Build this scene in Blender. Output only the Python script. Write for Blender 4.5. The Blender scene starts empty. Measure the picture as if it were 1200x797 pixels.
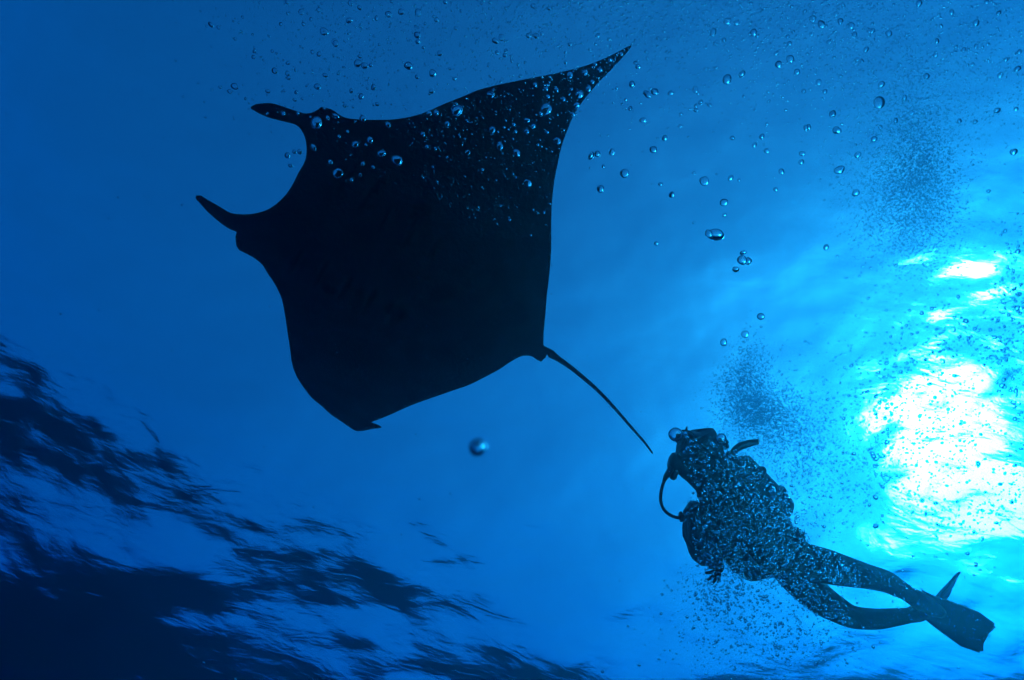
import bpy, bmesh, math, random
import numpy as np
from mathutils import Vector, Matrix, geometry

S = bpy.context.scene
COL = S.collection
random.seed(7)
RNG = np.random.default_rng(11)

# ---------------------------------------------------------------- camera
FPX = 920.0                                   # focal length in photograph pixels (1200 wide)
cam = bpy.data.objects.new('camera', bpy.data.cameras.new('camera'))
COL.objects.link(cam)
S.camera = cam
cam.data.sensor_width = 36.0
cam.data.lens = 36.0 * FPX / 1200.0
cam.data.clip_start = 0.02
cam.data.clip_end = 3000.0
cam.data.dof.use_dof = True
cam.data.dof.focus_distance = 3.8
cam.data.dof.aperture_fstop = 12.0
ZC = Vector((80, 400, -FPX)).normalized()     # straight up, seen in the camera's own axes
YC = Vector((0, 0, -1))
YC = (YC - ZC * YC.dot(ZC)).normalized()
XC = YC.cross(ZC)
ROT = Matrix((XC, YC, ZC))
cam.matrix_world = ROT.to_4x4()
CAMR = np.array(ROT)


def ray(px, py):
    return ROT @ Vector(((px - 600) / FPX, -(py - 398.5) / FPX, -1))


def P(px, py, d):
    return ray(px, py) * d


# ---------------------------------------------------------------- sky and sun
SUN_ANGLE = 10.0
SUN_ENERGY = 3.5
sw = ray(1128, 482).normalized()              # where the sun shows through the water
sh = Vector((sw.x, sw.y, 0))
sa = min(0.999, 1.333 * sh.length)            # bent outward where it leaves the water
SUN = sh.normalized() * sa + Vector((0, 0, math.sqrt(1 - sa * sa)))
W = bpy.data.worlds.new('World')
S.world = W
W.use_nodes = True
nt = W.node_tree
sky = nt.nodes.new('ShaderNodeTexSky')
sky.sky_type = 'NISHITA'
sky.sun_disc = False
sky.dust_density = 1.0
sky.sun_elevation = math.asin(SUN.z)
sky.sun_rotation = math.atan2(SUN.x, SUN.y)
nt.links.new(sky.outputs[0], nt.nodes['Background'].inputs[0])
nt.nodes['Background'].inputs[1].default_value = 0.12
lamp = bpy.data.lights.new('sun', 'SUN')
lamp.energy = SUN_ENERGY
lamp.angle = math.radians(SUN_ANGLE)
lamp.color = (1.0, 0.93, 0.78)
sun = bpy.data.objects.new('sun', lamp)
COL.objects.link(sun)
sun.rotation_euler = SUN.to_track_quat('Z', 'Y').to_euler()
S.view_settings.view_transform = 'Standard'
S.view_settings.look = 'None'
S.view_settings.gamma = 1.0
S.view_settings.exposure = 0.80
S.cycles.use_denoising = True
S.cycles.volume_bounces = 3
S.cycles.max_bounces = 12
S.cycles.transmission_bounces = 10
S.cycles.glossy_bounces = 6
S.cycles.transparent_max_bounces = 8
S.cycles.sample_clamp_indirect = 8.0

# ---------------------------------------------------------------- helpers


def tag(o, label=None, cat=None, group=None, kind=None):
    for k, v in (('label', label), ('category', cat), ('group', group), ('kind', kind)):
        if v:
            o[k] = v
    return o


def link(name, me, mat=None, parent=None, smooth=True):
    if mat is not None and not me.materials:
        me.materials.append(mat)
    if smooth:
        me.polygons.foreach_set('use_smooth', np.ones(len(me.polygons), bool))
    o = bpy.data.objects.new(name, me)
    COL.objects.link(o)
    if parent is not None:
        o.parent = parent
        o.matrix_parent_inverse = Matrix.Translation(parent.location).inverted()
    return o


def empty(name, loc):
    o = bpy.data.objects.new(name, None)
    COL.objects.link(o)
    o.location = loc
    o.empty_display_size = 0.1
    return o


def np_mesh(name, v, f):
    """v (n,3), f (m,3 or 4) -> mesh"""
    me = bpy.data.meshes.new(name)
    v = np.asarray(v, np.float32)
    f = np.asarray(f, np.int32)
    me.vertices.add(len(v))
    me.vertices.foreach_set('co', v.ravel())
    me.loops.add(f.size)
    me.loops.foreach_set('vertex_index', f.ravel())
    me.polygons.add(len(f))
    me.polygons.foreach_set('loop_start', np.arange(0, f.size, f.shape[1], dtype=np.int32))
    me.update(calc_edges=True)
    return me


def bm_mesh(name, bm):
    me = bpy.data.meshes.new(name)
    bmesh.ops.recalc_face_normals(bm, faces=bm.faces[:])
    bm.to_mesh(me)
    bm.free()
    return me


def material(name, base, rough=0.6, metal=0.0, base2=None, scale=6.0, bump=0.0, bscale=60.0, attr=None, mark=None):
    m = bpy.data.materials.new(name)
    m.use_nodes = True
    t = m.node_tree
    b = t.nodes['Principled BSDF']
    b.inputs['Roughness'].default_value = rough
    b.inputs['Metallic'].default_value = metal
    b.inputs['Base Color'].default_value = (*base, 1)
    tc = t.nodes.new('ShaderNodeTexCoord')
    col = None
    if base2:
        n = t.nodes.new('ShaderNodeTexNoise')
        n.inputs['Scale'].default_value = scale
        n.inputs['Detail'].default_value = 5
        t.links.new(tc.outputs['Object'], n.inputs['Vector'])
        r = t.nodes.new('ShaderNodeValToRGB')
        r.color_ramp.elements[0].position = 0.38
        r.color_ramp.elements[1].position = 0.64
        r.color_ramp.elements[0].color = (*base, 1)
        r.color_ramp.elements[1].color = (*base2, 1)
        t.links.new(n.outputs['Fac'], r.inputs['Fac'])
        col = r.outputs['Color']
    if attr:
        a = t.nodes.new('ShaderNodeAttribute')
        a.attribute_name = attr
        mx = t.nodes.new('ShaderNodeMix')
        mx.data_type = 'RGBA'
        t.links.new(a.outputs['Fac'], mx.inputs['Factor'])
        if col:
            t.links.new(col, mx.inputs['A'])
        else:
            mx.inputs['A'].default_value = (*base, 1)
        mx.inputs['B'].default_value = (*mark, 1)
        col = mx.outputs['Result']
    if col:
        t.links.new(col, b.inputs['Base Color'])
    if bump:
        n2 = t.nodes.new('ShaderNodeTexNoise')
        n2.inputs['Scale'].default_value = bscale
        n2.inputs['Detail'].default_value = 4
        t.links.new(tc.outputs['Object'], n2.inputs['Vector'])
        bp = t.nodes.new('ShaderNodeBump')
        bp.inputs['Strength'].default_value = bump
        bp.inputs['Distance'].default_value = 0.02
        t.links.new(n2.outputs['Fac'], bp.inputs['Height'])
        t.links.new(bp.outputs['Normal'], b.inputs['Normal'])
    return m


def glass(name, ior, rough=0.0):
    m = bpy.data.materials.new(name)
    m.use_nodes = True
    t = m.node_tree
    t.nodes.clear()
    out = t.nodes.new('ShaderNodeOutputMaterial')
    g = t.nodes.new('ShaderNodeBsdfGlass')
    g.inputs['IOR'].default_value = ior
    g.inputs['Roughness'].default_value = rough
    g.distribution = 'BECKMANN'
    t.links.new(g.outputs[0], out.inputs['Surface'])
    return m, t, g


# ---------------------------------------------------------------- setting: surface, seabed, water body
H = 9.0                                       # the camera is nine metres down


def water_surface():
    n, a, ext = 820, 5.0, 300.0
    t = np.linspace(-1, 1, n)
    s = np.sinh(a * t) / np.sinh(a) * ext
    cx, cy = 0.0, 0.0
    X, Y = np.meshgrid(s + cx, s + cy, indexing='ij')
    R = np.hypot(X - cx, Y - cy)
    rng = np.random.default_rng(WAVE_SEED)
    Z = np.zeros_like(X)
    N = 90
    for lam in np.geomspace(0.22, 13.0, N):
        th = WIND + rng.normal() * (0.55 if lam > 1.5 else 0.8)
        k = 2 * math.pi / lam
        sl = SLOPE * (1.0 if lam < 3 else 1.15)
        amp = sl * math.sqrt(2.0 / N) / k
        ph = k * (X * math.cos(th) + Y * math.sin(th)) + rng.uniform(0, 6.28)
        Z += amp * np.sin(ph) * np.exp(-(R / (lam * 30 + 14)) ** 2)
    # short ripples come and go in patches
    v = np.stack([X, Y, Z + H], -1).reshape(-1, 3)
    i = np.arange(n * n).reshape(n, n)
    f = np.stack([i[:-1, :-1], i[1:, :-1], i[1:, 1:], i[:-1, 1:]], -1).reshape(-1, 4)
    me = np_mesh('water_surface', v, f)
    m, t, g = glass('sea_water', 1.333, 0.20)
    tc = t.nodes.new('ShaderNodeTexCoord')
    mp = t.nodes.new('ShaderNodeMapping')
    mp.inputs['Rotation'].default_value = (0, 0, -WIND)
    mp.inputs['Scale'].default_value = (0.4, 1.0, 1.0)
    t.links.new(tc.outputs['Object'], mp.inputs['Vector'])
    prev = None
    for sc, st, det in ((2.2, 0.055, 3), (7.0, 0.016, 4)):
        nz = t.nodes.new('ShaderNodeTexNoise')
        nz.inputs['Scale'].default_value = sc
        nz.inputs['Detail'].default_value = det
        nz.inputs['Distortion'].default_value = 0.6
        t.links.new(mp.outputs['Vector'], nz.inputs['Vector'])
        bp = t.nodes.new('ShaderNodeBump')
        bp.inputs['Strength'].default_value = 1.0
        bp.inputs['Distance'].default_value = st * RIPPLE
        t.links.new(nz.outputs['Fac'], bp.inputs['Height'])
        if prev:
            t.links.new(prev, bp.inputs['Normal'])
        prev = bp.outputs['Normal']
    t.links.new(prev, g.inputs['Normal'])
    o = link('water_surface', me, m)
    tag(o, 'rippled underside of the sea surface lit from above', kind='structure')


SLOPE, RIPPLE, WAVE_SEED, WIND = 0.142, 0.5, 3, math.radians(245)
water_surface()


def box_mesh(name, x0, x1, y0, y1, z0, z1):
    bm = bmesh.new()
    bmesh.ops.create_cube(bm, size=1)
    for v in bm.verts:
        v.co = Vector(((x0 + x1) / 2 + v.co.x * (x1 - x0), (y0 + y1) / 2 + v.co.y * (y1 - y0), (z0 + z1) / 2 + v.co.z * (z1 - z0)))
    return bm_mesh(name, bm)


def seabed():
    n = 60
    s = np.linspace(-320, 320, n)
    X, Y = np.meshgrid(s, s, indexing='ij')
    Z = -34 + 1.2 * np.sin(X * 0.05 + 1) * np.cos(Y * 0.043) + RNG.normal(size=X.shape) * 0.15
    i = np.arange(n * n).reshape(n, n)
    f = np.stack([i[:-1, :-1], i[1:, :-1], i[1:, 1:], i[:-1, 1:]], -1).reshape(-1, 4)
    m = material('sand', (0.16, 0.15, 0.12), 0.9, base2=(0.26, 0.24, 0.19), scale=0.4)
    o = link('seabed', np_mesh('seabed', np.stack([X, Y, Z], -1).reshape(-1, 3), f), m)
    tag(o, 'sandy sea floor far below', kind='structure')


seabed()

hz = link('haze', box_mesh('haze', -340, 340, -340, 340, -37, H + 2.0), smooth=False)
tag(hz, 'clear blue sea water that fades things with distance', kind='stuff')
hm = bpy.data.materials.new('blue_water_body')
hm.use_nodes = True
t = hm.node_tree
t.nodes.clear()
out = t.nodes.new('ShaderNodeOutputMaterial')
pv = t.nodes.new('ShaderNodeVolumePrincipled')
RHO = 0.55
SCAT = (0.006, 0.017, 0.021)                  # scattering per metre
ABSO = (0.365, 0.094, 0.030)                   # absorption per metre: red goes first
cc = [s / RHO for s in SCAT]
aa = [max(0.0, 1 - ABSO[i] / (RHO * (1 - cc[i]))) ** 2 for i in range(3)]
pv.inputs['Density'].default_value = RHO
pv.inputs['Color'].default_value = (*cc, 1)
pv.inputs['Absorption Color'].default_value = (*aa, 1)
pv.inputs['Anisotropy'].default_value = 0.85
t.links.new(pv.outputs[0], out.inputs['Volume'])
hz.data.materials.append(hm)

# ---------------------------------------------------------------- manta ray
OUT = [(294, 125), (300, 122), (318, 121), (335, 126), (350, 131), (360, 133), (368, 131), (377, 126.5), (388, 128), (397, 134),
       (405, 138), (420, 140), (440, 140.5), (460, 140), (480, 137), (500, 131), (520, 122), (545, 112), (562, 105), (590, 98),
       (620, 92), (650, 86), (680, 79), (700, 72), (720, 63), (735, 55), (741, 52), (736, 60), (728, 69), (718, 80), (706, 92),
       (695, 104), (682, 120), (672, 136), (664, 155), (658, 172), (654, 190), (650, 210), (647, 235), (646, 260), (646, 290),
       (644, 320), (641, 345), (639, 370), (637, 392), (637, 405)]
TAIL = [(640, 411, 6.5), (652, 419, 3.6), (668, 430, 2.7), (684, 443, 2.4), (700, 457, 2.1), (720, 478, 1.9), (740, 501, 1.6), (755, 518, 1.4),
        (764.5, 531, 1.0)]
OUT2 = [(641, 415), (639.5, 419), (634, 424), (629, 421.5), (624, 418), (613, 417), (600, 423), (585, 433), (570, 441), (550, 451),
        (530, 458), (510, 465), (490, 472), (475, 478), (462, 484), (448, 490), (435, 495), (441, 497), (447.5, 501), (435, 503),
        (425, 505), (417, 505), (410, 501), (400, 494), (388, 486), (377, 476), (365, 466), (355, 453), (347, 440), (342, 425),
        (340, 410), (337, 390), (334, 370), (330, 350), (322, 333), (312, 318), (308, 311), (300, 304), (290, 298), (280, 293),
        (277, 288), (276, 277), (277.5, 272), (270, 269), (262, 264), (252, 256), (242, 247), (234, 238), (229, 232), (230, 229),
        (235, 229), (243, 234), (252, 239), (262, 245), (270, 249.5), (280, 251), (292, 251), (304, 249), (315, 245), (325, 238),
        (335, 228), (343, 216), (350, 202), (356, 192), (359, 182), (359, 170), (357, 160), (352, 151), (346, 146), (335, 143),
        (322, 140), (310, 136), (300, 131), (294, 127.5)]
AX0, AXD = np.array([300.0, 205.0]), np.array([0.8497, 0.5273])
AXN = np.array([-0.5273, 0.8497])


def catmull(pts, step):
    """resample an open polyline as a Catmull-Rom curve"""
    p = np.array(pts, float)
    q = np.vstack([2 * p[0] - p[1], p, 2 * p[-1] - p[-2]])
    o = []
    for i in range(1, len(q) - 2):
        L = np.linalg.norm(q[i + 1][:2] - q[i][:2])
        n = max(1, int(round(L / step)))
        for k in range(n):
            u = k / n
            o.append(0.5 * ((2 * q[i]) + (-q[i - 1] + q[i + 1]) * u + (2 * q[i - 1] - 5 * q[i] + 4 * q[i + 1] - q[i + 2]) * u * u
                            + (-q[i - 1] + 3 * q[i] - 3 * q[i + 1] + q[i + 2]) * u ** 3))
    o.append(p[-1])
    return np.array(o)


def manta_height(x, y):
    s = (np.array([x, y]) - np.array([450, 299])) @ AXN
    z = 3.55
    if s > 0:
        z += 0.60 * (s / 181) ** 2
    else:
        z += 0.22 * (s / 364) ** 2
    return z


def manta_point(x, y, lift=0.0):
    r = ray(x, y)
    z = manta_height(x, y)
    p = r * (z / r.z)
    if lift:
        # along the local normal of the body sheet
        a = ray(x + 4, y); b = ray(x, y + 4)
        a = a * (manta_height(x + 4, y) / a.z) - p
        b = b * (manta_height(x, y + 4) / b.z) - p
        n = a.cross(b).normalized()
        if n.z < 0:
            n = -n
        p = p + n * lift
    return p


def build_manta():
    tail = catmull(TAIL, 7)
    tang = np.gradient(tail[:, :2], axis=0)
    tang /= np.linalg.norm(tang, axis=1)[:, None]
    nor = np.stack([-tang[:, 1], tang[:, 0]], 1)          # image y is down: this is the lower side
    up_side = tail[1:, :2] - nor[1:] * tail[1:, 2:3]
    lo_side = tail[1:, :2] + nor[1:] * tail[1:, 2:3]
    tip = tail[-1:, :2] + tang[-1:] * 1.0
    outline = np.vstack([catmull(OUT, 5), up_side, tip, lo_side[::-1], catmull(OUT2, 5)])
    keep = [0]
    for i in range(1, len(outline)):
        if np.linalg.norm(outline[i] - outline[keep[-1]]) > 0.8:
            keep.append(i)
    outline = outline[keep]
    if np.linalg.norm(outline[0] - outline[-1]) < 0.8:
        outline = outline[:-1]
    n = len(outline)
    A, B = outline, np.roll(outline, -1, 0)

    def edge_dist(q):
        ab = B - A
        w = np.clip(((q[:, None] - A) * ab).sum(-1) / (ab ** 2).sum(-1), 0, 1)
        return np.linalg.norm(q[:, None] - (A + w[..., None] * ab), axis=-1).min(1)

    def inside(q):
        c = np.zeros(len(q), bool)
        for (x0, y0), (x1, y1) in zip(A, B):
            if y0 == y1:
                continue
            hit = ((y0 > q[:, 1]) != (y1 > q[:, 1])) & (q[:, 0] < (x1 - x0) * (q[:, 1] - y0) / (y1 - y0) + x0)
            c ^= hit
        return c
    gx, gy = np.meshgrid(np.arange(226, 750, 3.6), np.arange(48, 510, 3.6))
    gx[1::2] += 1.8
    q = np.stack([gx.ravel(), gy.ravel()], 1)
    q = q[inside(q)]
    q = q[edge_dist(q) > 2.4]
    q = np.vstack([q, tail[2:-1, :2]])
    pts = [Vector(p) for p in np.vstack([outline, q])]
    vs, es, fs, ov, oe, of = geometry.delaunay_2d_cdt(pts, [(i, (i + 1) % n) for i in range(n)], [], 1, 1e-4)
    V = np.array([[v.x, v.y] for v in vs])
    F = [tuple(f) for f in fs]
    e = edge_dist(V)
    rim = e < 0.02
    # a long thick trunk along the axis, wings thinning out to the edge
    rel = V - AX0
    u = rel @ AXD / 394.0
    s = rel @ AXN
    half = 0.012 * (1 - np.exp(-e / 3.0)) + 0.055 * (1 - np.exp(-(e / 60.0) ** 1.4))
    trunk = 0.13 * np.exp(-(s / 62.0) ** 2) * np.clip(np.sin(np.clip(u * 0.98 + 0.10, 0, 1.0) * math.pi), 0, 1) ** 0.6
    half = half + trunk * (1 - np.exp(-e / 22.0))
    # gill slits: five curved grooves a side on the belly
    mark = np.zeros(len(V))
    for side in (-1, 1):
        for k in range(5):
            u0 = 0.24 + 0.082 * k
            off = 52 - 3.0 * k
            ss = side * s - off
            bend = 0.0009 * ss ** 2
            du = (u - u0) * 394.0 + bend
            g = np.exp(-(du / 3.4) ** 2) * np.exp(-(ss / (19 - k)) ** 4)
            mark = np.maximum(mark, g)
    blot = np.zeros(len(V))
    for bx, by, rx, ry, ang in ((425, 343, 14, 9, -70), (470, 355, 13, 10, 15), (521, 335, 16, 9, -12), (494, 251, 14, 10, -50), (560, 322, 12, 7, -30),
                                (392, 332, 11, 6, 20), (446, 216, 10, 6, -40)):
        c, d = math.cos(math.radians(ang)), math.sin(math.radians(ang))
        x = ((V[:, 0] - bx) * c + (V[:, 1] - by) * d) / rx
        y = (-(V[:, 0] - bx) * d + (V[:, 1] - by) * c) / ry
        blot = np.maximum(blot, 1 / (1 + np.exp(6 * (np.hypot(x, y) - 1))))
    belly = half * 0.55 - 0.014 * mark
    N = len(V)
    verts, second = [], {}
    for i in range(N):
        verts.append(manta_point(V[i, 0], V[i, 1], 0.0 if rim[i] else -belly[i]))
    for i in range(N):
        if rim[i]:
            second[i] = i
        else:
            second[i] = len(verts)
            verts.append(manta_point(V[i, 0], V[i, 1], half[i]))
    faces = F + [tuple(second[i] for i in reversed(f)) for f in F if not all(rim[i] for i in f)]
    root = empty('manta_ray', manta_point(450, 299))
    tag(root, 'huge dark manta ray gliding overhead with wings spread and thin tail', 'manta ray')
    me = np_mesh('body', np.array([v[:] for v in verts]), np.array(faces))
    bm = bmesh.new()
    bm.from_mesh(me)
    bmesh.ops.recalc_face_normals(bm, faces=bm.faces[:])
    bm.to_mesh(me)
    bm.free()
    at = me.attributes.new('marking', 'FLOAT', 'POINT')
    val = np.zeros(len(verts), np.float32)
    val[:N] = np.clip(np.maximum(mark, blot * 0.9), 0, 1)
    at.data.foreach_set('value', val)
    link('body', me, material('manta_skin', (0.10, 0.105, 0.12), 0.65, base2=(0.18, 0.185, 0.20), scale=3.0, bump=0.25, bscale=40,
                              attr='marking', mark=(0.004, 0.004, 0.005)), root)
    em = material('manta_eye', (0.01, 0.01, 0.012), 0.2)
    for x, y in ((377.5, 130), (280, 281)):
        bm = bmesh.new()
        bmesh.ops.create_uvsphere(bm, u_segments=16, v_segments=10, radius=0.017, matrix=Matrix.Translation(manta_point(x, y, 0.004)))
        link('eye', bm_mesh('eye', bm), em, root)


build_manta()

# ---------------------------------------------------------------- diver
DV = 4.15                                     # metres from the camera, along its axis


def J(x, y, dd=0.0):
    return P(x, y, DV + dd)


def skin_mesh(name, joints, bones, root, levels=2):
    """joints {key: (point, radius or (rx, ry))}; grows one smooth surface round the bones"""
    keys = list(joints)
    me = bpy.data.meshes.new(name)
    me.from_pydata([joints[k][0] for k in keys], [(keys.index(a), keys.index(b)) for a, b in bones], [])
    ob = bpy.data.objects.new(name, me)
    COL.objects.link(ob)
    ob.modifiers.new('skin', 'SKIN').use_smooth_shade = True
    if not me.skin_vertices:
        bpy.context.view_layer.objects.active = ob
    sv = me.skin_vertices[0].data
    for i, k in enumerate(keys):
        r = joints[k][1]
        sv[i].radius = r if isinstance(r, tuple) else (r, r)
        sv[i].use_root = (k == root)
    sd = ob.modifiers.new('sub', 'SUBSURF')
    sd.levels = sd.render_levels = levels
    dg = bpy.context.evaluated_depsgraph_get()
    dg.update()
    ev = ob.evaluated_get(dg)
    res = bpy.data.meshes.new_from_object(ev, depsgraph=dg)
    res.name = name
    bpy.data.objects.remove(ob)
    return res


def tube(pts, rad, seg=10, step=None, bm=None, cap=True):
    """a round tube along points, radius per point"""
    own = bm is None
    bm = bm or bmesh.new()
    pts = [Vector(p) for p in pts]
    if not hasattr(rad, '__len__'):
        rad = [rad] * len(pts)
    prev = None
    up = Vector((0.3, 0.2, 0.93))
    for i, p in enumerate(pts):
        tg = (pts[min(i + 1, len(pts) - 1)] - pts[max(i - 1, 0)]).normalized()
        a = up - tg * up.dot(tg)
        a.normalize()
        up = a
        b = tg.cross(a)
        ringv = [bm.verts.new(p + (a * math.cos(2 * math.pi * k / seg) + b * math.sin(2 * math.pi * k / seg)) * rad[i]) for k in range(seg)]
        if prev:
            for k in range(seg):
                bm.faces.new((prev[k], prev[(k + 1) % seg], ringv[(k + 1) % seg], ringv[k]))
        elif cap:
            bm.faces.new(ringv[::-1])
        prev = ringv
    if cap:
        bm.faces.new(prev)
    return bm


def smooth_path(pts, k=6):
    p = [Vector(q) for q in pts]
    p = [2 * p[0] - p[1]] + p + [2 * p[-1] - p[-2]]
    o = []
    for i in range(1, len(p) - 2):
        for j in range(k):
            u = j / k
            o.append(0.5 * ((2 * p[i]) + (-p[i - 1] + p[i + 1]) * u + (2 * p[i - 1] - 5 * p[i] + 4 * p[i + 1] - p[i + 2]) * u * u
                            + (-p[i - 1] + 3 * p[i] - 3 * p[i + 1] + p[i + 2]) * u ** 3))
    o.append(p[-2])
    return o


def join(bm, me):
    bm.from_mesh(me)


def build_diver():
    suit = material('black_neoprene', (0.018, 0.019, 0.021), 0.7, base2=(0.026, 0.027, 0.03), scale=14, bump=0.3, bscale=90)
    vestm = material('black_nylon', (0.02, 0.021, 0.024), 0.55, base2=(0.035, 0.036, 0.04), scale=20, bump=0.4, bscale=120)
    rubber = material('black_rubber', (0.012, 0.012, 0.013), 0.45)
    steel = material('painted_steel', (0.05, 0.052, 0.055), 0.35, 0.3, base2=(0.09, 0.092, 0.095), scale=8)
    chrome = material('chrome', (0.35, 0.36, 0.37), 0.25, 1.0)
    finm = material('fin_rubber', (0.016, 0.017, 0.02), 0.45, base2=(0.024, 0.025, 0.029), scale=10)
    root = empty('person', J(938, 664))
    tag(root, 'scuba diver in black wetsuit and fins swimming through bubbles, looking up', 'person')
    js = {
        'pelvis': (J(934, 660), (0.125, 0.13)), 'belly': (J(905, 634), (0.12, 0.13)), 'chest': (J(872, 604), (0.135, 0.15)),
        'upper': (J(848, 582), (0.105, 0.12)), 'neck': (J(837, 563), 0.095), 'nape': (J(830, 551), 0.098), 'skull': (J(828, 533), (0.128, 0.115)),
        'crown': (J(817, 510.5), (0.105, 0.09)), 'jaw': (J(792, 540), (0.078, 0.07)), 'brow': (J(798, 519), (0.075, 0.07)),
        'shoulder': (J(850, 590, -0.17), 0.072), 'elbow': (J(829, 640, -0.24), 0.05), 'forearm': (J(834, 651, -0.32), 0.046), 'wrist': (J(842, 661, -0.42), 0.032),
        'palm': (J(841, 669, -0.46), (0.03, 0.04)),
        'shoulder2': (J(845, 582, 0.17), 0.072), 'elbow2': (J(818, 632, 0.24), 0.05), 'forearm2': (J(822, 645, 0.15), 0.044), 'wrist2': (J(828, 652, 0.05), 0.032),
        'palm2': (J(834, 656, 0.0), (0.03, 0.04)),
        'hip': (J(946, 657, -0.09), 0.105), 'thigh': (J(980, 667, -0.02), 0.092), 'knee': (J(1018, 676, 0.10), 0.070), 'calf': (J(1038, 681, 0.22), 0.066),
        'ankle': (J(1066, 697, 0.42), 0.046), 'heel': (J(1074, 702, 0.46), 0.042), 'toe': (J(1094, 713, 0.54), 0.034),
        'hip2': (J(934, 676, 0.09), 0.105), 'thigh2': (J(960, 702, 0.15), 0.092), 'knee2': (J(998, 724, 0.25), 0.066), 'calf2': (J(1028, 726, 0.36), 0.063),
        'ankle2': (J(1068, 721, 0.5), 0.046), 'heel2': (J(1077, 718, 0.54), 0.04), 'toe2': (J(1091, 709, 0.6), 0.032),
    }
    bones = [('pelvis', 'belly'), ('belly', 'chest'), ('chest', 'upper'), ('upper', 'neck'), ('neck', 'nape'), ('nape', 'skull'), ('skull', 'crown'),
             ('skull', 'brow'), ('nape', 'jaw'),
             ('upper', 'shoulder'), ('shoulder', 'elbow'), ('elbow', 'forearm'), ('forearm', 'wrist'), ('wrist', 'palm'),
             ('upper', 'shoulder2'), ('shoulder2', 'elbow2'), ('elbow2', 'forearm2'), ('forearm2', 'wrist2'), ('wrist2', 'palm2'),
             ('pelvis', 'hip'), ('hip', 'thigh'), ('thigh', 'knee'), ('knee', 'calf'), ('calf', 'ankle'), ('ankle', 'heel'), ('heel', 'toe'),
             ('pelvis', 'hip2'), ('hip2', 'thigh2'), ('thigh2', 'knee2'), ('knee2', 'calf2'), ('calf2', 'ankle2'), ('ankle2', 'heel2'), ('heel2', 'toe2')]
    body = skin_mesh('body', js, bones, 'pelvis')
    bm = bmesh.new()
    bm.from_mesh(body)
    # gloved fingers, each a chain rooted in the palm
    def hand(base, specs):
        for k, (pts, r) in enumerate(specs):
            ch = {i: (p, r * (1.0 - 0.13 * i)) for i, p in enumerate(pts)}
            me = skin_mesh('finger', ch, [(i, i + 1) for i in range(len(pts) - 1)], 0, 1)
            bm.from_mesh(me)
            bpy.data.meshes.remove(me)
    hand('palm', [
        ([J(840, 668, -0.455), J(833, 671, -0.47), J(828.5, 671.5, -0.475), J(825.5, 671, -0.47)], 0.0105),
        ([J(841, 670, -0.46), J(835, 675.5, -0.48), J(831, 678.5, -0.485), J(828.5, 680, -0.48)], 0.0105),
        ([J(842, 671, -0.465), J(838.5, 678.5, -0.485), J(836, 682.5, -0.49), J(833.5, 684, -0.485)], 0.0102),
        ([J(843.5, 671, -0.465), J(843, 678, -0.485), J(842, 681.5, -0.49), J(840.5, 683, -0.485)], 0.0095),
        ([J(841, 666, -0.455), J(834.5, 664.5, -0.48), J(830, 665, -0.49)], 0.0115)])
    hand('palm2', [
        ([J(834, 655, 0.0), J(840, 657, -0.02), J(844, 658.5, -0.035), J(846.5, 660, -0.04)], 0.0105),
        ([J(834, 657, 0.0), J(840, 660, -0.01), J(844, 662.5, -0.02), J(846.5, 664, -0.025)], 0.0105),
        ([J(833, 658, 0.01), J(838.5, 662.5, 0.0), J(842, 665.5, -0.01), J(844, 667, -0.015)], 0.0102),
        ([J(832, 659, 0.015), J(836, 664, 0.01), J(838.5, 667, 0.0), J(840, 668.5, 0.0)], 0.0095),
        ([J(834, 654, -0.005), J(838, 651, -0.03), J(842, 650.5, -0.045)], 0.0115)])
    b = link('body', bm_mesh('body', bm), suit, root)
    # mask: oval frame with a glass plate, on the upper face, looking up to the left
    def frame_basis(c, n):
        n = n.normalized()
        v = (J(800, 545) - J(806, 505))
        v = (v - n * v.dot(n)).normalized()
        return c, n, v, n.cross(v)
    c, n, v, h = frame_basis(J(803.5, 514, -0.03), J(789, 509, -0.07) - J(800, 513))
    bm = bmesh.new()
    seg = 28
    rings = []
    for off, sx, sy in ((-0.10, 0.075, 0.056), (-0.05, 0.068, 0.050), (-0.014, 0.061, 0.046), (0.008, 0.059, 0.045), (0.011, 0.057, 0.043), (0.007, 0.0555, 0.0415), (-0.02, 0.050, 0.037), (-0.06, 0.035, 0.025), (-0.07, 0.012, 0.01)):
        r = []
        for k in range(seg):
            a = 2 * math.pi * k / seg
            ca, sa_ = math.cos(a), math.sin(a)
            r.append(bm.verts.new(c + n * off + h * (abs(ca) ** 0.9 * math.copysign(1, ca) * sx) + v * (abs(sa_) ** 0.9 * math.copysign(1, sa_) * sy)))
        rings.append(r)
    bm.faces.new(rings[-1])
    for i in range(len(rings) - 1):
        A, B = rings[i], rings[i + 1]
        for k in range(seg):
            bm.faces.new((A[k], A[(k + 1) % seg], B[(k + 1) % seg], B[k]))
    mask = link('mask', bm_mesh('mask', bm), rubber, root)
    bm = bmesh.new()
    top, bot = [], []
    for k in range(seg):
        a = 2 * math.pi * k / seg
        ca, sa_ = math.cos(a), math.sin(a)
        q = h * (abs(ca) ** 0.9 * math.copysign(1, ca) * 0.0560) + v * (abs(sa_) ** 0.9 * math.copysign(1, sa_) * 0.0420)
        top.append(bm.verts.new(c + n * 0.012 + q))
        bot.append(bm.verts.new(c + n * 0.007 + q))
    bm.faces.new(top)
    bm.faces.new(bot[::-1])
    for k in range(seg):
        bm.faces.new((top[k], bot[k], bot[(k + 1) % seg], top[(k + 1) % seg]))
    link('lens', bm_mesh('lens', bm), glass('mask_glass', 1.14)[0], mask, smooth=False)
    # strap round the hood
    path = smooth_path([J(800, 509, -0.07), J(812, 519, -0.112), J(830, 529, -0.108), J(845, 535, -0.05), J(848, 536, 0.02), J(838, 532, 0.09), J(818, 522, 0.11), J(802, 511, 0.06)])
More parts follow.
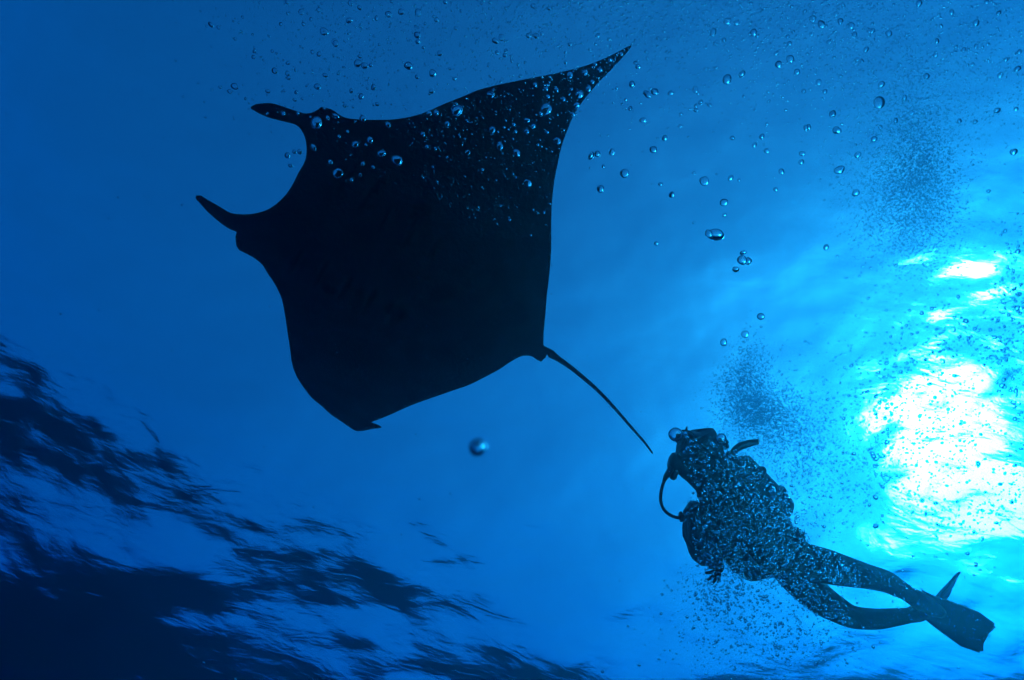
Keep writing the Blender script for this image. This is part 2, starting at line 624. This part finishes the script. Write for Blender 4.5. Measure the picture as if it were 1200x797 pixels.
    link('strap', bm_mesh('strap', tube(path, 0.009, 8)), rubber, mask)
    # buoyancy vest round the torso
    stations = [((833, 563), 0.115, 0.13), ((841, 572), 0.135, 0.16), ((852, 585), 0.162, 0.19), ((868, 601), 0.185, 0.205), ((886, 618), 0.18, 0.20), ((905, 635), 0.165, 0.19), ((920, 649), 0.15, 0.17), ((926, 655), 0.12, 0.14)]
    bm = bmesh.new()
    prev = None
    ax = (J(926, 655) - J(846, 577)).normalized()
    lat = (ray(880, 610)).normalized()
    lat = (lat - ax * lat.dot(ax)).normalized()
    fr = ax.cross(lat)
    if (J(800, 640) - J(880, 610)).dot(fr) < 0:
        fr = -fr
    seg = 36
    for (x, y), rf, rl in stations:
        ring = []
        for k in range(seg):
            a = 2 * math.pi * k / seg
            w = 1 + 0.05 * math.sin(5 * a + x * 0.2) + 0.03 * math.sin(9 * a + y)
            front = max(0.0, math.cos(a))
            sh_ = 0.85 + 0.35 * front ** 2 * (1.0 if 848 < x < 915 else 0.25)
            ring.append(bm.verts.new(J(x, y) + (fr * math.cos(a) * rf * sh_ + lat * math.sin(a) * rl) * w))
        if prev:
            for k in range(seg):
                bm.faces.new((prev[k], prev[(k + 1) % seg], ring[(k + 1) % seg], ring[k]))
        prev = ring
    bmesh.ops.subdivide_edges(bm, edges=bm.edges[:], cuts=1, use_grid_fill=True, smooth=0.6)
    bmesh.ops.solidify(bm, geom=bm.faces[:], thickness=0.012)
    vest = link('buoyancy_vest', bm_mesh('buoyancy_vest', bm), vestm, root)
    # bulging air cells and pocket at the front of the vest
    def pad(name, c0, c1, r0, dd, parent, mat, flat=0.75):
        pts = [J(c0[0] + (c1[0] - c0[0]) * k / 8, c0[1] + (c1[1] - c0[1]) * k / 8, dd) for k in range(9)]
        rad = [r0 * math.sqrt(max(0.02, 1 - ((k - 4) / 4.15) ** 2)) * (1 + 0.06 * math.sin(k * 2.1)) for k in range(9)]
        link(name, bm_mesh(name, tube(pts, rad, 16)), mat, parent)
    pad('air_cell', (816, 592), (836, 664), 0.085, -0.09, vest, vestm)
    pad('air_cell', (812, 588), (826, 662), 0.085, 0.09, vest, vestm)
    pad('pocket', (846, 640), (890, 678), 0.06, -0.13, vest, vestm)
    # waist strap
    ring = []
    for k in range(29):
        a = 2 * math.pi * k / 28
        ring.append(J(915, 644) + fr * math.cos(a) * 0.162 * (0.85 + 0.35 * max(0.0, math.cos(a)) ** 2) + lat * math.sin(a) * 0.186)
    link('waist_strap', bm_mesh('waist_strap', tube(ring, 0.014, 8, cap=False)), rubber, vest)

    # swim fins
    def fin(x0, y0, d0, pts_c, widths, side, name='swim_fin'):
        """pts_c: centre line points, widths: half width at each, side: world vector across the blade"""
        bm = bmesh.new()
        secs = []
        m = len(pts_c)
        for i, p in enumerate(pts_c):
            tg = (pts_c[min(i + 1, m - 1)] - pts_c[max(0, i - 1)]).normalized()
            s_ = (side - tg * side.dot(tg)).normalized()
            nn = tg.cross(s_)
            w = widths[i]
            cols = []
            for u, hgt in ((-1, 0.012), (-0.9, 0.013), (-0.84, 0.004), (-0.3, 0.004), (-0.22, 0.008), (0.22, 0.008), (0.3, 0.004), (0.84, 0.004), (0.9, 0.013), (1, 0.012)):
                sw_ = 0.0
                if i == m - 1:
                    sw_ = -0.055 * (1 - abs(u)) + (-0.03 if abs(u) > 0.88 else 0.0)      # swallow-tail trailing edge
                tp = 1 - 0.55 * i / (m - 1)
                cols.append((p + s_ * w * u + tg * sw_, nn * hgt * tp))
            secs.append(([bm.verts.new(a + b_) for a, b_ in cols], [bm.verts.new(a - b_) for a, b_ in cols]))
        nc = 10
        for i in range(m - 1):
            for k in range(nc - 1):
                bm.faces.new((secs[i][0][k], secs[i][0][k + 1], secs[i + 1][0][k + 1], secs[i + 1][0][k]))
                bm.faces.new((secs[i][1][k], secs[i + 1][1][k], secs[i + 1][1][k + 1], secs[i][1][k + 1]))
            for k in (0, nc - 1):
                bm.faces.new((secs[i][0][k], secs[i + 1][0][k], secs[i + 1][1][k], secs[i][1][k]))
        for i in (0, m - 1):
            for k in range(nc - 1):
                bm.faces.new((secs[i][0][k], secs[i][0][k + 1], secs[i][1][k + 1], secs[i][1][k]))
        e = empty(name, pts_c[0])
        e.parent = root
        e.matrix_parent_inverse = Matrix.Translation(root.location).inverted()
        blade = bm_mesh('blade', bm)
        return e, blade
    # near fin: broad blade turned towards us
    cl = smooth_path([J(1076, 703, 0.47), J(1092, 713, 0.53), J(1112, 724, 0.58), J(1136, 737, 0.62), J(1161, 750, 0.64)], 5)
    wd = np.interp(np.linspace(0, 1, len(cl)), [0, 0.2, 0.45, 0.75, 1], [0.062, 0.072, 0.095, 0.118, 0.098])
    side = J(1128, 748, 0.62) - J(1146, 716, 0.62)
    f1 = bpy.data.objects.new('swim_fin', None)
    # the foot pocket of each fin is a tapered shoe round the foot
    def make_fin(cl, wd, side, foot):
        tmp, blade = fin(0, 0, 0, cl, wd, side)
        bpy.data.objects.remove(tmp)
        o = link('swim_fin', blade, finm, root)
        pk = link('foot_pocket', bm_mesh('foot_pocket', tube(smooth_path(foot[0], 4), np.interp(np.linspace(0, 1, (len(foot[0]) - 1) * 4 + 1), np.linspace(0, 1, len(foot[1])), foot[1]), 14)), rubber, o)
        st = smooth_path(foot[2], 5)
        link('heel_strap', bm_mesh('heel_strap', tube(st, 0.008, 8)), rubber, o)
    bpy.data.objects.remove(f1)
    make_fin(cl, wd, side, ([J(1064, 696, 0.42), J(1076, 703, 0.47), J(1090, 711, 0.53), J(1104, 719, 0.56)], [0.046, 0.055, 0.052, 0.03],
                            [J(1080, 695, 0.44), J(1070, 692, 0.40), J(1063, 696, 0.38), J(1064, 704, 0.40), J(1074, 712, 0.46)]))
    # far fin: nearly edge-on, tip rising past the near one
    cl = smooth_path([J(1076, 720, 0.55), J(1090, 711, 0.62), J(1102, 700, 0.70), J(1111, 691.5, 0.78), J(1120, 682.5, 0.88)], 5)
    wd = np.interp(np.linspace(0, 1, len(cl)), [0, 0.2, 0.45, 0.75, 1], [0.06, 0.07, 0.092, 0.11, 0.09])
    side = ray(1100, 700).normalized() + 0.16 * (J(1110, 700, 0.7) - J(1100, 690, 0.7)).normalized()
    make_fin(cl, wd, side, ([J(1066, 721, 0.5), J(1077, 718, 0.55), J(1088, 711, 0.6), J(1097, 704, 0.66)], [0.044, 0.052, 0.05, 0.028],
                            [J(1080, 711, 0.5), J(1070, 713, 0.47), J(1064, 720, 0.46), J(1067, 727, 0.5), J(1078, 726, 0.56)]))

    # ------- air supply: its own thing, strapped on the diver's back
    troot = empty('scuba_tank', J(895, 580))
    tag(troot, 'scuba tank with looping regulator hose carried on the diver back', 'scuba tank')
    a, bq = J(858, 541, 0.02), J(921, 605, 0.02)
    prof = [(0.0, 0.0), (0.0, 0.03), (0.04, 0.062), (0.09, 0.083), (0.15, 0.088), (0.5, 0.088), (0.85, 0.088), (0.93, 0.082), (0.98, 0.062), (1.0, 0.03)]
    # two-part profile: shoulder, barrel, rounded base
    pts = [a.lerp(bq, max(0, t_)) for t_, r in prof]
    pts[0] = a.lerp(bq, -0.02)
    link('cylinder', bm_mesh('cylinder', tube(pts, [0.02] + [r for t_, r in prof[1:]], 28)), steel, troot)
    for t_ in (0.35, 0.72):
        ring = []
        d_ = (bq - a).normalized()
        e1 = d_.cross(Vector((0, 0, 1))).normalized()
        e2 = d_.cross(e1)
        for k in range(25):
            an = 2 * math.pi * k / 24
            ring.append(a.lerp(bq, t_) + (e1 * math.cos(an) + e2 * math.sin(an)) * 0.091)
        link('tank_band', bm_mesh('tank_band', tube(ring, 0.012, 8, cap=False)), rubber, troot)
    vroot = link('valve', bm_mesh('valve', tube([a.lerp(bq, 0.02), J(861, 540, 0.02), J(855, 533, 0.02), J(852, 530, 0.02)], [0.028, 0.026, 0.024, 0.012], 14)), chrome, troot)
    link('knob', bm_mesh('knob', tube([J(856, 534, 0.02), J(862, 527, -0.02), J(868, 522.5, -0.05), J(878, 519.5, -0.08), J(889, 517.5, -0.1)],
                                      [0.016, 0.02, 0.021, 0.019, 0.014], 12)), rubber, vroot)
    bm = tube([J(851, 524, 0.0), J(848, 520, -0.01), J(843, 514.5, -0.02), J(840, 512, -0.02)], [0.02, 0.03, 0.032, 0.022], 16)
    link('first_stage', bm_mesh('first_stage', bm), chrome, troot)
    # second stage in the mouth
    bm = bmesh.new()
    n2 = (J(783, 540) - J(800, 545)).normalized()
    v2 = (J(787, 555) - J(791, 533)).normalized()
    v2 = (v2 - n2 * v2.dot(n2)).normalized()
    h2 = n2.cross(v2)
    cc_ = J(793, 543)
    prev = None
    for off, r in ((-0.06, 0.03), (-0.03, 0.044), (0.0, 0.053), (0.02, 0.054), (0.034, 0.049), (0.042, 0.032), (0.044, 0.008)):
        ring = [bm.verts.new(cc_ + n2 * off + (h2 * math.cos(2 * math.pi * k / 24) + v2 * math.sin(2 * math.pi * k / 24)) * r) for k in range(24)]
        if prev:
            for k in range(24):
                bm.faces.new((prev[k], prev[(k + 1) % 24], ring[(k + 1) % 24], ring[k]))
        prev = ring
    bm.faces.new(prev)
    reg = link('regulator', bm_mesh('regulator', bm), rubber, troot)
    link('exhaust_tee', bm_mesh('exhaust_tee', tube([J(793, 553, -0.055), J(790, 557, -0.03), J(789, 558.5, 0.0), J(790, 557, 0.03), J(793, 553, 0.055)], [0.012, 0.018, 0.02, 0.018, 0.012], 12)), rubber, reg)
    hose = smooth_path([J(787, 548, -0.03), J(783.5, 554, -0.05), J(778.5, 563, -0.08), J(775, 575, -0.1), J(774.3, 587, -0.11), J(778, 597, -0.11), J(786, 604, -0.1), J(796, 607, -0.08),
                        J(804, 606, -0.07), J(815, 602, -0.09)], 5)
    rr = np.interp(np.linspace(0, 1, len(hose)), [0, 0.16, 0.24, 1], [0.017, 0.0165, 0.0085, 0.0085])
    link('hose', bm_mesh('hose', tube(hose, list(rr), 10)), rubber, reg)
    link('hose_clip', bm_mesh('hose_clip', tube([J(797, 600, -0.08), J(798.5, 605, -0.08), J(799.5, 611, -0.08)], [0.008, 0.017, 0.012], 10)), rubber, reg)


build_diver()

# ---------------------------------------------------------------- bubbles
AIR = glass('air_bubble', 0.752)[0]


def ico(sub):
    bm = bmesh.new()
    bmesh.ops.create_icosphere(bm, subdivisions=sub, radius=1.0)
    v = np.array([x.co[:] for x in bm.verts])
    f = np.array([[x.index for x in q.verts] for q in bm.faces])
    bm.free()
    return v, f


I1, I2, I3 = ico(1), ico(2), ico(3)


def bubble_shape(seed, squash, wob):
    rng = np.random.default_rng(seed)
    v, f = I3
    r = np.ones(len(v))
    for k in range(7):
        d = rng.normal(size=3)
        d /= np.linalg.norm(d)
        r += wob * rng.normal() * np.sin(v @ d * rng.uniform(1.0, 3.2) + rng.uniform(0, 6.28))
    v = v * r[:, None]
    v[:, 2] *= squash
    me = np_mesh('air_bubble', v, f)
    me.materials.append(AIR)
    me.polygons.foreach_set('use_smooth', np.ones(len(f), bool))
    return me


SHAPES = [bubble_shape(40 + i, random.uniform(0.6, 0.9), 0.05) for i in range(10)]
ROUND = [bubble_shape(80 + i, random.uniform(0.85, 1.0), 0.02) for i in range(4)]
WOBBLY_ROUND = [bubble_shape(200, 0.95, 0.06)]
WOBBLY = [bubble_shape(120 + i, random.uniform(0.4, 0.6), 0.10) for i in range(4)]


def single_out(x, y, label, group):
    """bubbles one can tell apart by their look or by what they float beside get a label of their own"""
    if group == G_WING:
        if (x, y) == (371, 145):
            return 'largest air bubble at the root of the manta upper head fin', None
        if (x, y) == (535, 129):
            return 'largest air bubble along the leading edge of the manta bubbled wing', None
        if (x, y) == (618, 215):
            return 'solitary larger air bubble near the manta trailing edge, below the wing bubbles', None
        if x < 352 and y < 140:
            return 'tiny air bubble in front of the manta upper head fin', 'air bubbles on the upper head fin'
        if x < 352:
            return 'small air bubble floating in the gap between the manta head fins', 'air bubbles between the head fins'
        if x < 475:
            return 'silvery air bubble against the manta dark head, behind the upper head fin', 'air bubbles on the manta head'
        if x > 645 and y < 130:
            return 'air bubble against the narrow pointed tip of the manta wing', 'air bubbles on the wing tip'
    if group == G_TOP and x < 292:
        return 'air bubble in blue water just ahead of the manta upper head fin', 'air bubbles ahead of the head fin'
    if group == G_SIDE:
        if (x, y) == (693, 183):
            return 'dark-sided air bubble just behind the manta trailing wing edge, widest there', None
        if x > 825 and y > 230:
            return 'air bubble in the small cluster under the broad flattened bubble', 'air bubbles in the small cluster'
        if x < 735 and y > 170:
            return 'air bubble close behind the manta trailing wing edge', 'air bubbles behind the wing edge'
    if group == G_SUN and y > 280:
        return 'air bubble in pale water just above the plume over the diver head', 'air bubbles over the diver plume'
    return label, group


def bubble(x, y, px, d, label, group=None, shapes=None, name='air_bubble'):
    label, group = single_out(x, y, label, group) if group else (label, group)
    me = random.choice(shapes or SHAPES)
    o = bpy.data.objects.new(name, me)
    COL.objects.link(o)
    r = 0.5 * px * d / FPX
    o.location = P(x, y, d)
    s = (random.uniform(0.85, 1.15), random.uniform(0.85, 1.15), random.uniform(0.85, 1.1))
    o.scale = tuple(r * q for q in s)
    o.rotation_euler = (random.gauss(0, 0.35), random.gauss(0, 0.35), random.uniform(0, 6.28))
    tag(o, label, 'bubble', group)
    return o


L_WING = 'silvery air bubble seen against the dark wing of the manta ray'
G_WING = 'air bubbles in front of the manta'
L_TOP = 'small clear air bubble in blue water above the manta ray'
G_TOP = 'air bubbles above the manta'
L_SIDE = 'clear air bubble in open water between manta wing and diver bubble plume'
G_SIDE = 'air bubbles beside the manta wing'
L_SUN = 'dark-rimmed air bubble in pale water over the bubble plume near the sun'
G_SUN = 'air bubbles near the sunlit surface'
L_HOOD = 'bright air bubble in front of the diver dark hood'
G_HOOD = 'air bubbles by the diver hood'
bubble(560, 524, 25, 0.30, 'large lone round air bubble out of focus below the manta wing', shapes=ROUND[:1])
bubble(791.5, 509.5, 18, 3.9, 'large round air bubble clinging to the front of the diver mask', shapes=WOBBLY_ROUND)
bubble(838, 275, 17, 1.9, 'broad flattened air bubble, widest of the open-water bubbles beside the manta', shapes=WOBBLY)
placed = 3
for x, y, p in ((371, 145, 15), (396, 203, 12), (447, 180, 11), (466, 188, 13), (416, 169, 8), (433, 164, 8), (425, 139, 9), (393, 136, 9), (384, 138, 6),
                (455, 146, 7), (367, 173, 8), (387, 190, 6), (495, 157, 6), (535, 129, 15), (575, 111, 9), (640, 128, 12), (511, 132, 8), (503, 133, 6),
                (524, 145, 6), (577, 152, 8), (606, 179, 9), (548, 179, 6), (538, 159, 5), (500, 172, 5), (565, 199, 5), (618, 215, 10), (625, 148, 7),
                (617, 154, 7), (604, 154, 5), (618, 141, 7), (602, 146, 5), (634, 133, 7), (668, 88, 8), (685, 85, 8), (703, 82, 7), (679, 111, 10), (676, 124, 9),
                (690, 104, 8), (694, 96, 6), (660, 116, 7), (652, 105, 7), (640, 104, 6), (627, 99, 6), (642, 113, 7), (653, 165, 8), (671, 134, 6), (715, 70, 6),
                (728, 63, 5), (397, 160, 5), (407, 154, 5), (437, 196, 5), (425, 192, 5), (412, 211, 5), (422, 205, 4), (586, 172, 7), (585, 168, 4), (641, 155, 5),
                (313, 133, 4), (332, 133, 6), (349, 133, 4), (337, 182, 8), (345, 178, 5), (351, 178, 6), (341, 194, 6)):
    bubble(x, y, p * 0.9, random.uniform(1.3, 2.2), L_WING, G_WING, SHAPES + WOBBLY[:2])
    placed += 1
for x, y, p in ((478, 77, 11), (507, 86, 10), (490, 49, 7), (380, 37, 11), (372, 101, 9), (419, 74, 10), (426, 77, 8), (393, 51, 8), (392, 49, 7), (322, 83, 8),
                (337, 86, 7), (338, 91, 6), (423, 113, 9), (438, 102, 8), (427, 77, 9), (588, 44, 7), (580, 48, 8), (629, 42, 7), (619, 42, 7), (247, 29, 8), (256, 32, 5),
                (275, 101, 9), (269, 107, 6), (258, 102, 5), (248, 105, 4), (288, 116, 5), (345, 117, 5), (490, 15, 9), (455, 17, 8), (470, 14, 9), (489, 41, 10), (409, 24, 8),
                (353, 14, 7), (329, 28, 6), (298, 60, 6), (297, 67, 6), (319, 60, 5), (314, 107, 7), (347, 108, 6), (442, 122, 6), (404, 124, 6), (506, 107, 6)):
    bubble(x, y, p * 0.85, random.uniform(1.6, 2.8), L_TOP, G_TOP, SHAPES + WOBBLY[:2])
    placed += 1
for x, y, p in ((693, 183, 12), (700, 180, 9), (717, 178, 8), (732, 203, 10), (704, 221, 10), (766, 175, 9), (787, 228, 9), (825, 212, 11), (848, 237, 11), (830, 274, 9),
                (870, 305, 13), (877, 306, 10), (862, 316, 9), (871, 296, 9), (849, 252, 5), (813, 261, 4), (769, 285, 6), (774, 216, 6), (858, 162, 7), (884, 170, 7),
                (893, 160, 7), (898, 177, 6), (916, 201, 8), (909, 222, 6), (940, 180, 7), (939, 190, 7), (870, 87, 11), (852, 93, 12), (883, 38, 10), (768, 107, 9),
                (741, 99, 9), (757, 109, 8), (759, 111, 7), (767, 108, 10), (748, 78, 7), (786, 109, 7), (815, 105, 8), (821, 120, 7), (831, 123, 6), (816, 129, 7),
                (912, 75, 10), (926, 69, 9), (934, 84, 8), (945, 150, 7), (797, 148, 6), (753, 141, 7), (739, 127, 6), (779, 162, 8), (707, 195, 5), (813, 203, 5), (856, 209, 7),
                (866, 211, 5), (836, 38, 9), (852, 25, 8), (863, 27, 7)):
    bubble(x, y, p * 0.88, random.uniform(1.6, 2.6), L_SIDE, G_SIDE, SHAPES + WOBBLY[:2])
    placed += 1
for x, y, p in ((1033, 99, 12), (1031, 120, 22), (981, 153, 17), (984, 199, 18), (1003, 226, 16), (1086, 89, 9), (963, 28, 10), (1024, 163, 9), (976, 134, 9), (1042, 39, 8),
                (1098, 48, 8), (1144, 27, 9), (1144, 54, 6), (1170, 15, 7), (1077, 4, 9), (1050, 141, 12), (947, 149, 8), (968, 290, 12), (892, 371, 14), (873, 392, 9),
                (848, 401, 10), (1188, 178, 9), (1168, 130, 8), (1005, 182, 12), (985, 25, 9), (997, 30, 8), (952, 22, 9)):
    bubble(x, y, p * (0.62 if p > 11 else 0.85), random.uniform(2.2, 3.4), L_SUN, G_SUN, WOBBLY if p > 14 else SHAPES)
    placed += 1
for x, y, p in ((803, 508, 5), (805, 512.5, 5), (810, 518, 5), (806, 526, 6), (802, 530, 5), (825, 541, 5), (835, 521, 6), (845, 514.5, 12)):
    bubble(x, y, p, 3.75, L_HOOD, G_HOOD, ROUND)
    placed += 1


def spread(n, xr, yr, bias=1.0):
    return [(random.uniform(*xr), yr[0] + (yr[1] - yr[0]) * random.random() ** bias) for _ in range(n)]


def on_manta(x, y):
    return y > np.interp(x, [440, 500, 560, 650, 740], [141, 131, 105, 86, 52]) and y < 235 and x < np.interp(y, [52, 104, 155, 210], [741, 695, 664, 650])


left = 300 - placed
for x, y in spread(left // 2, (330, 760), (2, 120), 1.5):
    if on_manta(x, y):
        bubble(x, y, random.uniform(3, 5), random.uniform(1.6, 2.6), L_WING, G_WING)
    else:
        bubble(x, y, random.uniform(3.5, 6), random.uniform(1.8, 3.0), L_TOP, G_TOP)
for x, y in spread(left - left // 2, (760, 1195), (2, 150), 1.4):
    if x < 930:
        bubble(x, y, random.uniform(3.5, 6), random.uniform(1.8, 3.0), L_SIDE, G_SIDE)
    else:
        bubble(x, y, random.uniform(4, 7), random.uniform(2.4, 3.4), L_SUN, G_SUN)


def cloud(name, label, px, py, size, d, base):
    """thousands of tiny bubbles: arrays of picture position, diameter and distance"""
    n = len(px)
    bv, bf = base
    cx = (np.asarray(px) - 600) / FPX
    cy = -(np.asarray(py) - 398.5) / FPX
    c = np.stack([cx, cy, -np.ones(n)], 1) * np.asarray(d)[:, None]
    c = c @ CAMR.T
    r = 0.5 * np.asarray(size) * np.asarray(d) / FPX
    sc = r[:, None] * RNG.uniform(0.75, 1.25, (n, 3)) * np.array([1, 1, 0.8])
    ang = RNG.uniform(0, 6.28, n)
    tl = RNG.normal(0, 0.4, n)
    ca, sa2, ct, st = np.cos(ang), np.sin(ang), np.cos(tl), np.sin(tl)
    v = bv[None] * sc[:, None, :]
    x, y, z = v[..., 0], v[..., 1], v[..., 2]
    y, z = y * ct[:, None] - z * st[:, None], y * st[:, None] + z * ct[:, None]
    x, y = x * ca[:, None] - y * sa2[:, None], x * sa2[:, None] + y * ca[:, None]
    v = np.stack([x, y, z], -1) + c[:, None, :]
    f = (bf[None] + (np.arange(n) * len(bv))[:, None, None]).reshape(-1, 3)
    o = link(name, np_mesh(name, v.reshape(-1, 3), f), AIR)
    return tag(o, label, 'bubbles', kind='stuff')


def gauss(n, cx, cy, sx, sy, ang=0.0):
    a = math.radians(ang)
    u, w = RNG.normal(0, sx, n), RNG.normal(0, sy, n)
    return cx + u * math.cos(a) - w * math.sin(a), cy + u * math.sin(a) + w * math.cos(a)


def poly_points(n, poly):
    p = np.array(poly, float)
    lo, hi = p.min(0), p.max(0)
    res = []
    while sum(map(len, res)) < n:
        q = RNG.uniform(lo, hi, (n * 2, 2))
        c = np.zeros(len(q), bool)
        for (x0, y0), (x1, y1) in zip(p, np.roll(p, -1, 0)):
            if y0 != y1:
                c ^= ((y0 > q[:, 1]) != (y1 > q[:, 1])) & (q[:, 0] < (x1 - x0) * (q[:, 1] - y0) / (y1 - y0) + x0)
        res.append(q[c])
    return np.vstack(res)[:n]


def cat(*ps):
    return np.concatenate([p[0] for p in ps]), np.concatenate([p[1] for p in ps])


# fine bubbles drifting along the top of the picture and over the wing
n = 3400
x = np.concatenate([RNG.uniform(430, 1200, n - 500), 440 - RNG.gamma(1.6, 55, 500), RNG.normal(790, 110, 1500), RNG.uniform(0, 1200, 260)])
y = np.concatenate([np.abs(RNG.normal(0, 75, n)), np.abs(RNG.normal(0, 32, 1500)), RNG.uniform(0, 797, 260)])
wq = poly_points(480, [(470, 142), (560, 108), (735, 56), (690, 110), (655, 190), (648, 270), (560, 260), (500, 230)])
x = np.concatenate([x, wq[:, 0]])
y = np.concatenate([y, wq[:, 1]])
s = 0.9 + RNG.gamma(1.3, 0.5, len(x))
cloud('fine_bubbles', 'fine mist of tiny bubbles drifting above and across the manta ray', x, y, np.clip(s, 0.9, 3.6), RNG.uniform(1.5, 3.0, len(x)), I2)

# the plume that rises from the diver's breath
a = gauss(3600, 890, 482, 24, 18, 25)
b = gauss(1900, 920, 505, 32, 26, 30)
c = gauss(1300, 874, 446, 13, 24, 12)
d_ = gauss(700, 985, 540, 50, 45, 0)
x, y = cat(a, b, c, d_)
cloud('bubble_plume', 'plume of fine exhaled bubbles rising from behind the diver head', x, y, np.clip(1.0 + RNG.gamma(1.6, 0.4, len(x)), 0.9, 3), RNG.uniform(4.4, 5.4, len(x)), I1)

# an older plume already near the surface
a = gauss(5200, 1080, 205, 22, 50, -8)
b = gauss(3000, 1050, 240, 28, 40, -6)
c = gauss(1500, 1060, 120, 60, 50, 0)
d_ = gauss(2600, 1040, 50, 120, 50, 0)
x, y = cat(a, b, c, d_)
cloud('bubble_plume', 'broad dark plume of fine bubbles spreading under the bright surface', x, y, np.clip(1.0 + RNG.gamma(1.6, 0.35, len(x)), 0.9, 2.8), RNG.uniform(5.2, 6.6, len(x)), I1)

# the swarm that wraps the diver
torso = [(800, 600), (812, 575), (800, 540), (815, 512), (838, 520), (872, 530), (905, 566), (937, 605), (950, 632), (1000, 662), (1012, 690), (952, 680), (990, 712), (1000, 733), (955, 720),
         (915, 690), (860, 676), (820, 660)]
q = poly_points(2500, torso)
keep = RNG.random(len(q)) < np.clip(0.25 + (q[:, 0] - 800) / 90 + (q[:, 1] - 540) / 300, 0.15, 1)
q = q[keep]
legs = poly_points(260, [(1000, 660), (1060, 680), (1130, 712), (1168, 740), (1150, 764), (1090, 728), (1000, 733), (1050, 712), (1000, 690)])
e_ = gauss(1100, 905, 745, 62, 36, 0)
e2 = gauss(500, 850, 690, 24, 20, 0)
e3 = gauss(450, 930, 585, 34, 40, 40)
x, y = cat((q[:, 0], q[:, 1]), (legs[:, 0], legs[:, 1]), e_, e2, e3)
s = np.clip(1.2 + RNG.gamma(1.4, 0.55, len(x)), 1.1, 4.4)
s[len(q):len(q) + len(legs)] *= 0.7
cloud('bubble_swarm', 'dense swarm of small bubbles wrapping the diver torso and legs', x, y, s, RNG.uniform(1.9, 3.4, len(x)), I2)

# bubbles caught in the sun's glare
a = gauss(1000, 1110, 490, 60, 80, 0)
b = gauss(300, 1010, 470, 30, 70, 0)
c = gauss(400, 1185, 350, 14, 50, 0)
an = RNG.uniform(0, 6.28, 900)
rr = RNG.normal(1.0, 0.13, 900)
d_ = (1120 + 92 * rr * np.cos(an), 505 + 105 * rr * np.sin(an))
x, y = cat(a, b, c, d_)
cloud('sunlit_bubbles', 'scattered tiny bubbles glinting around the white glare of the sun', x, y, np.clip(1.1 + RNG.gamma(1.5, 0.7, len(x)), 1.0, 6), RNG.uniform(5.0, 7.6, len(x)), I2)
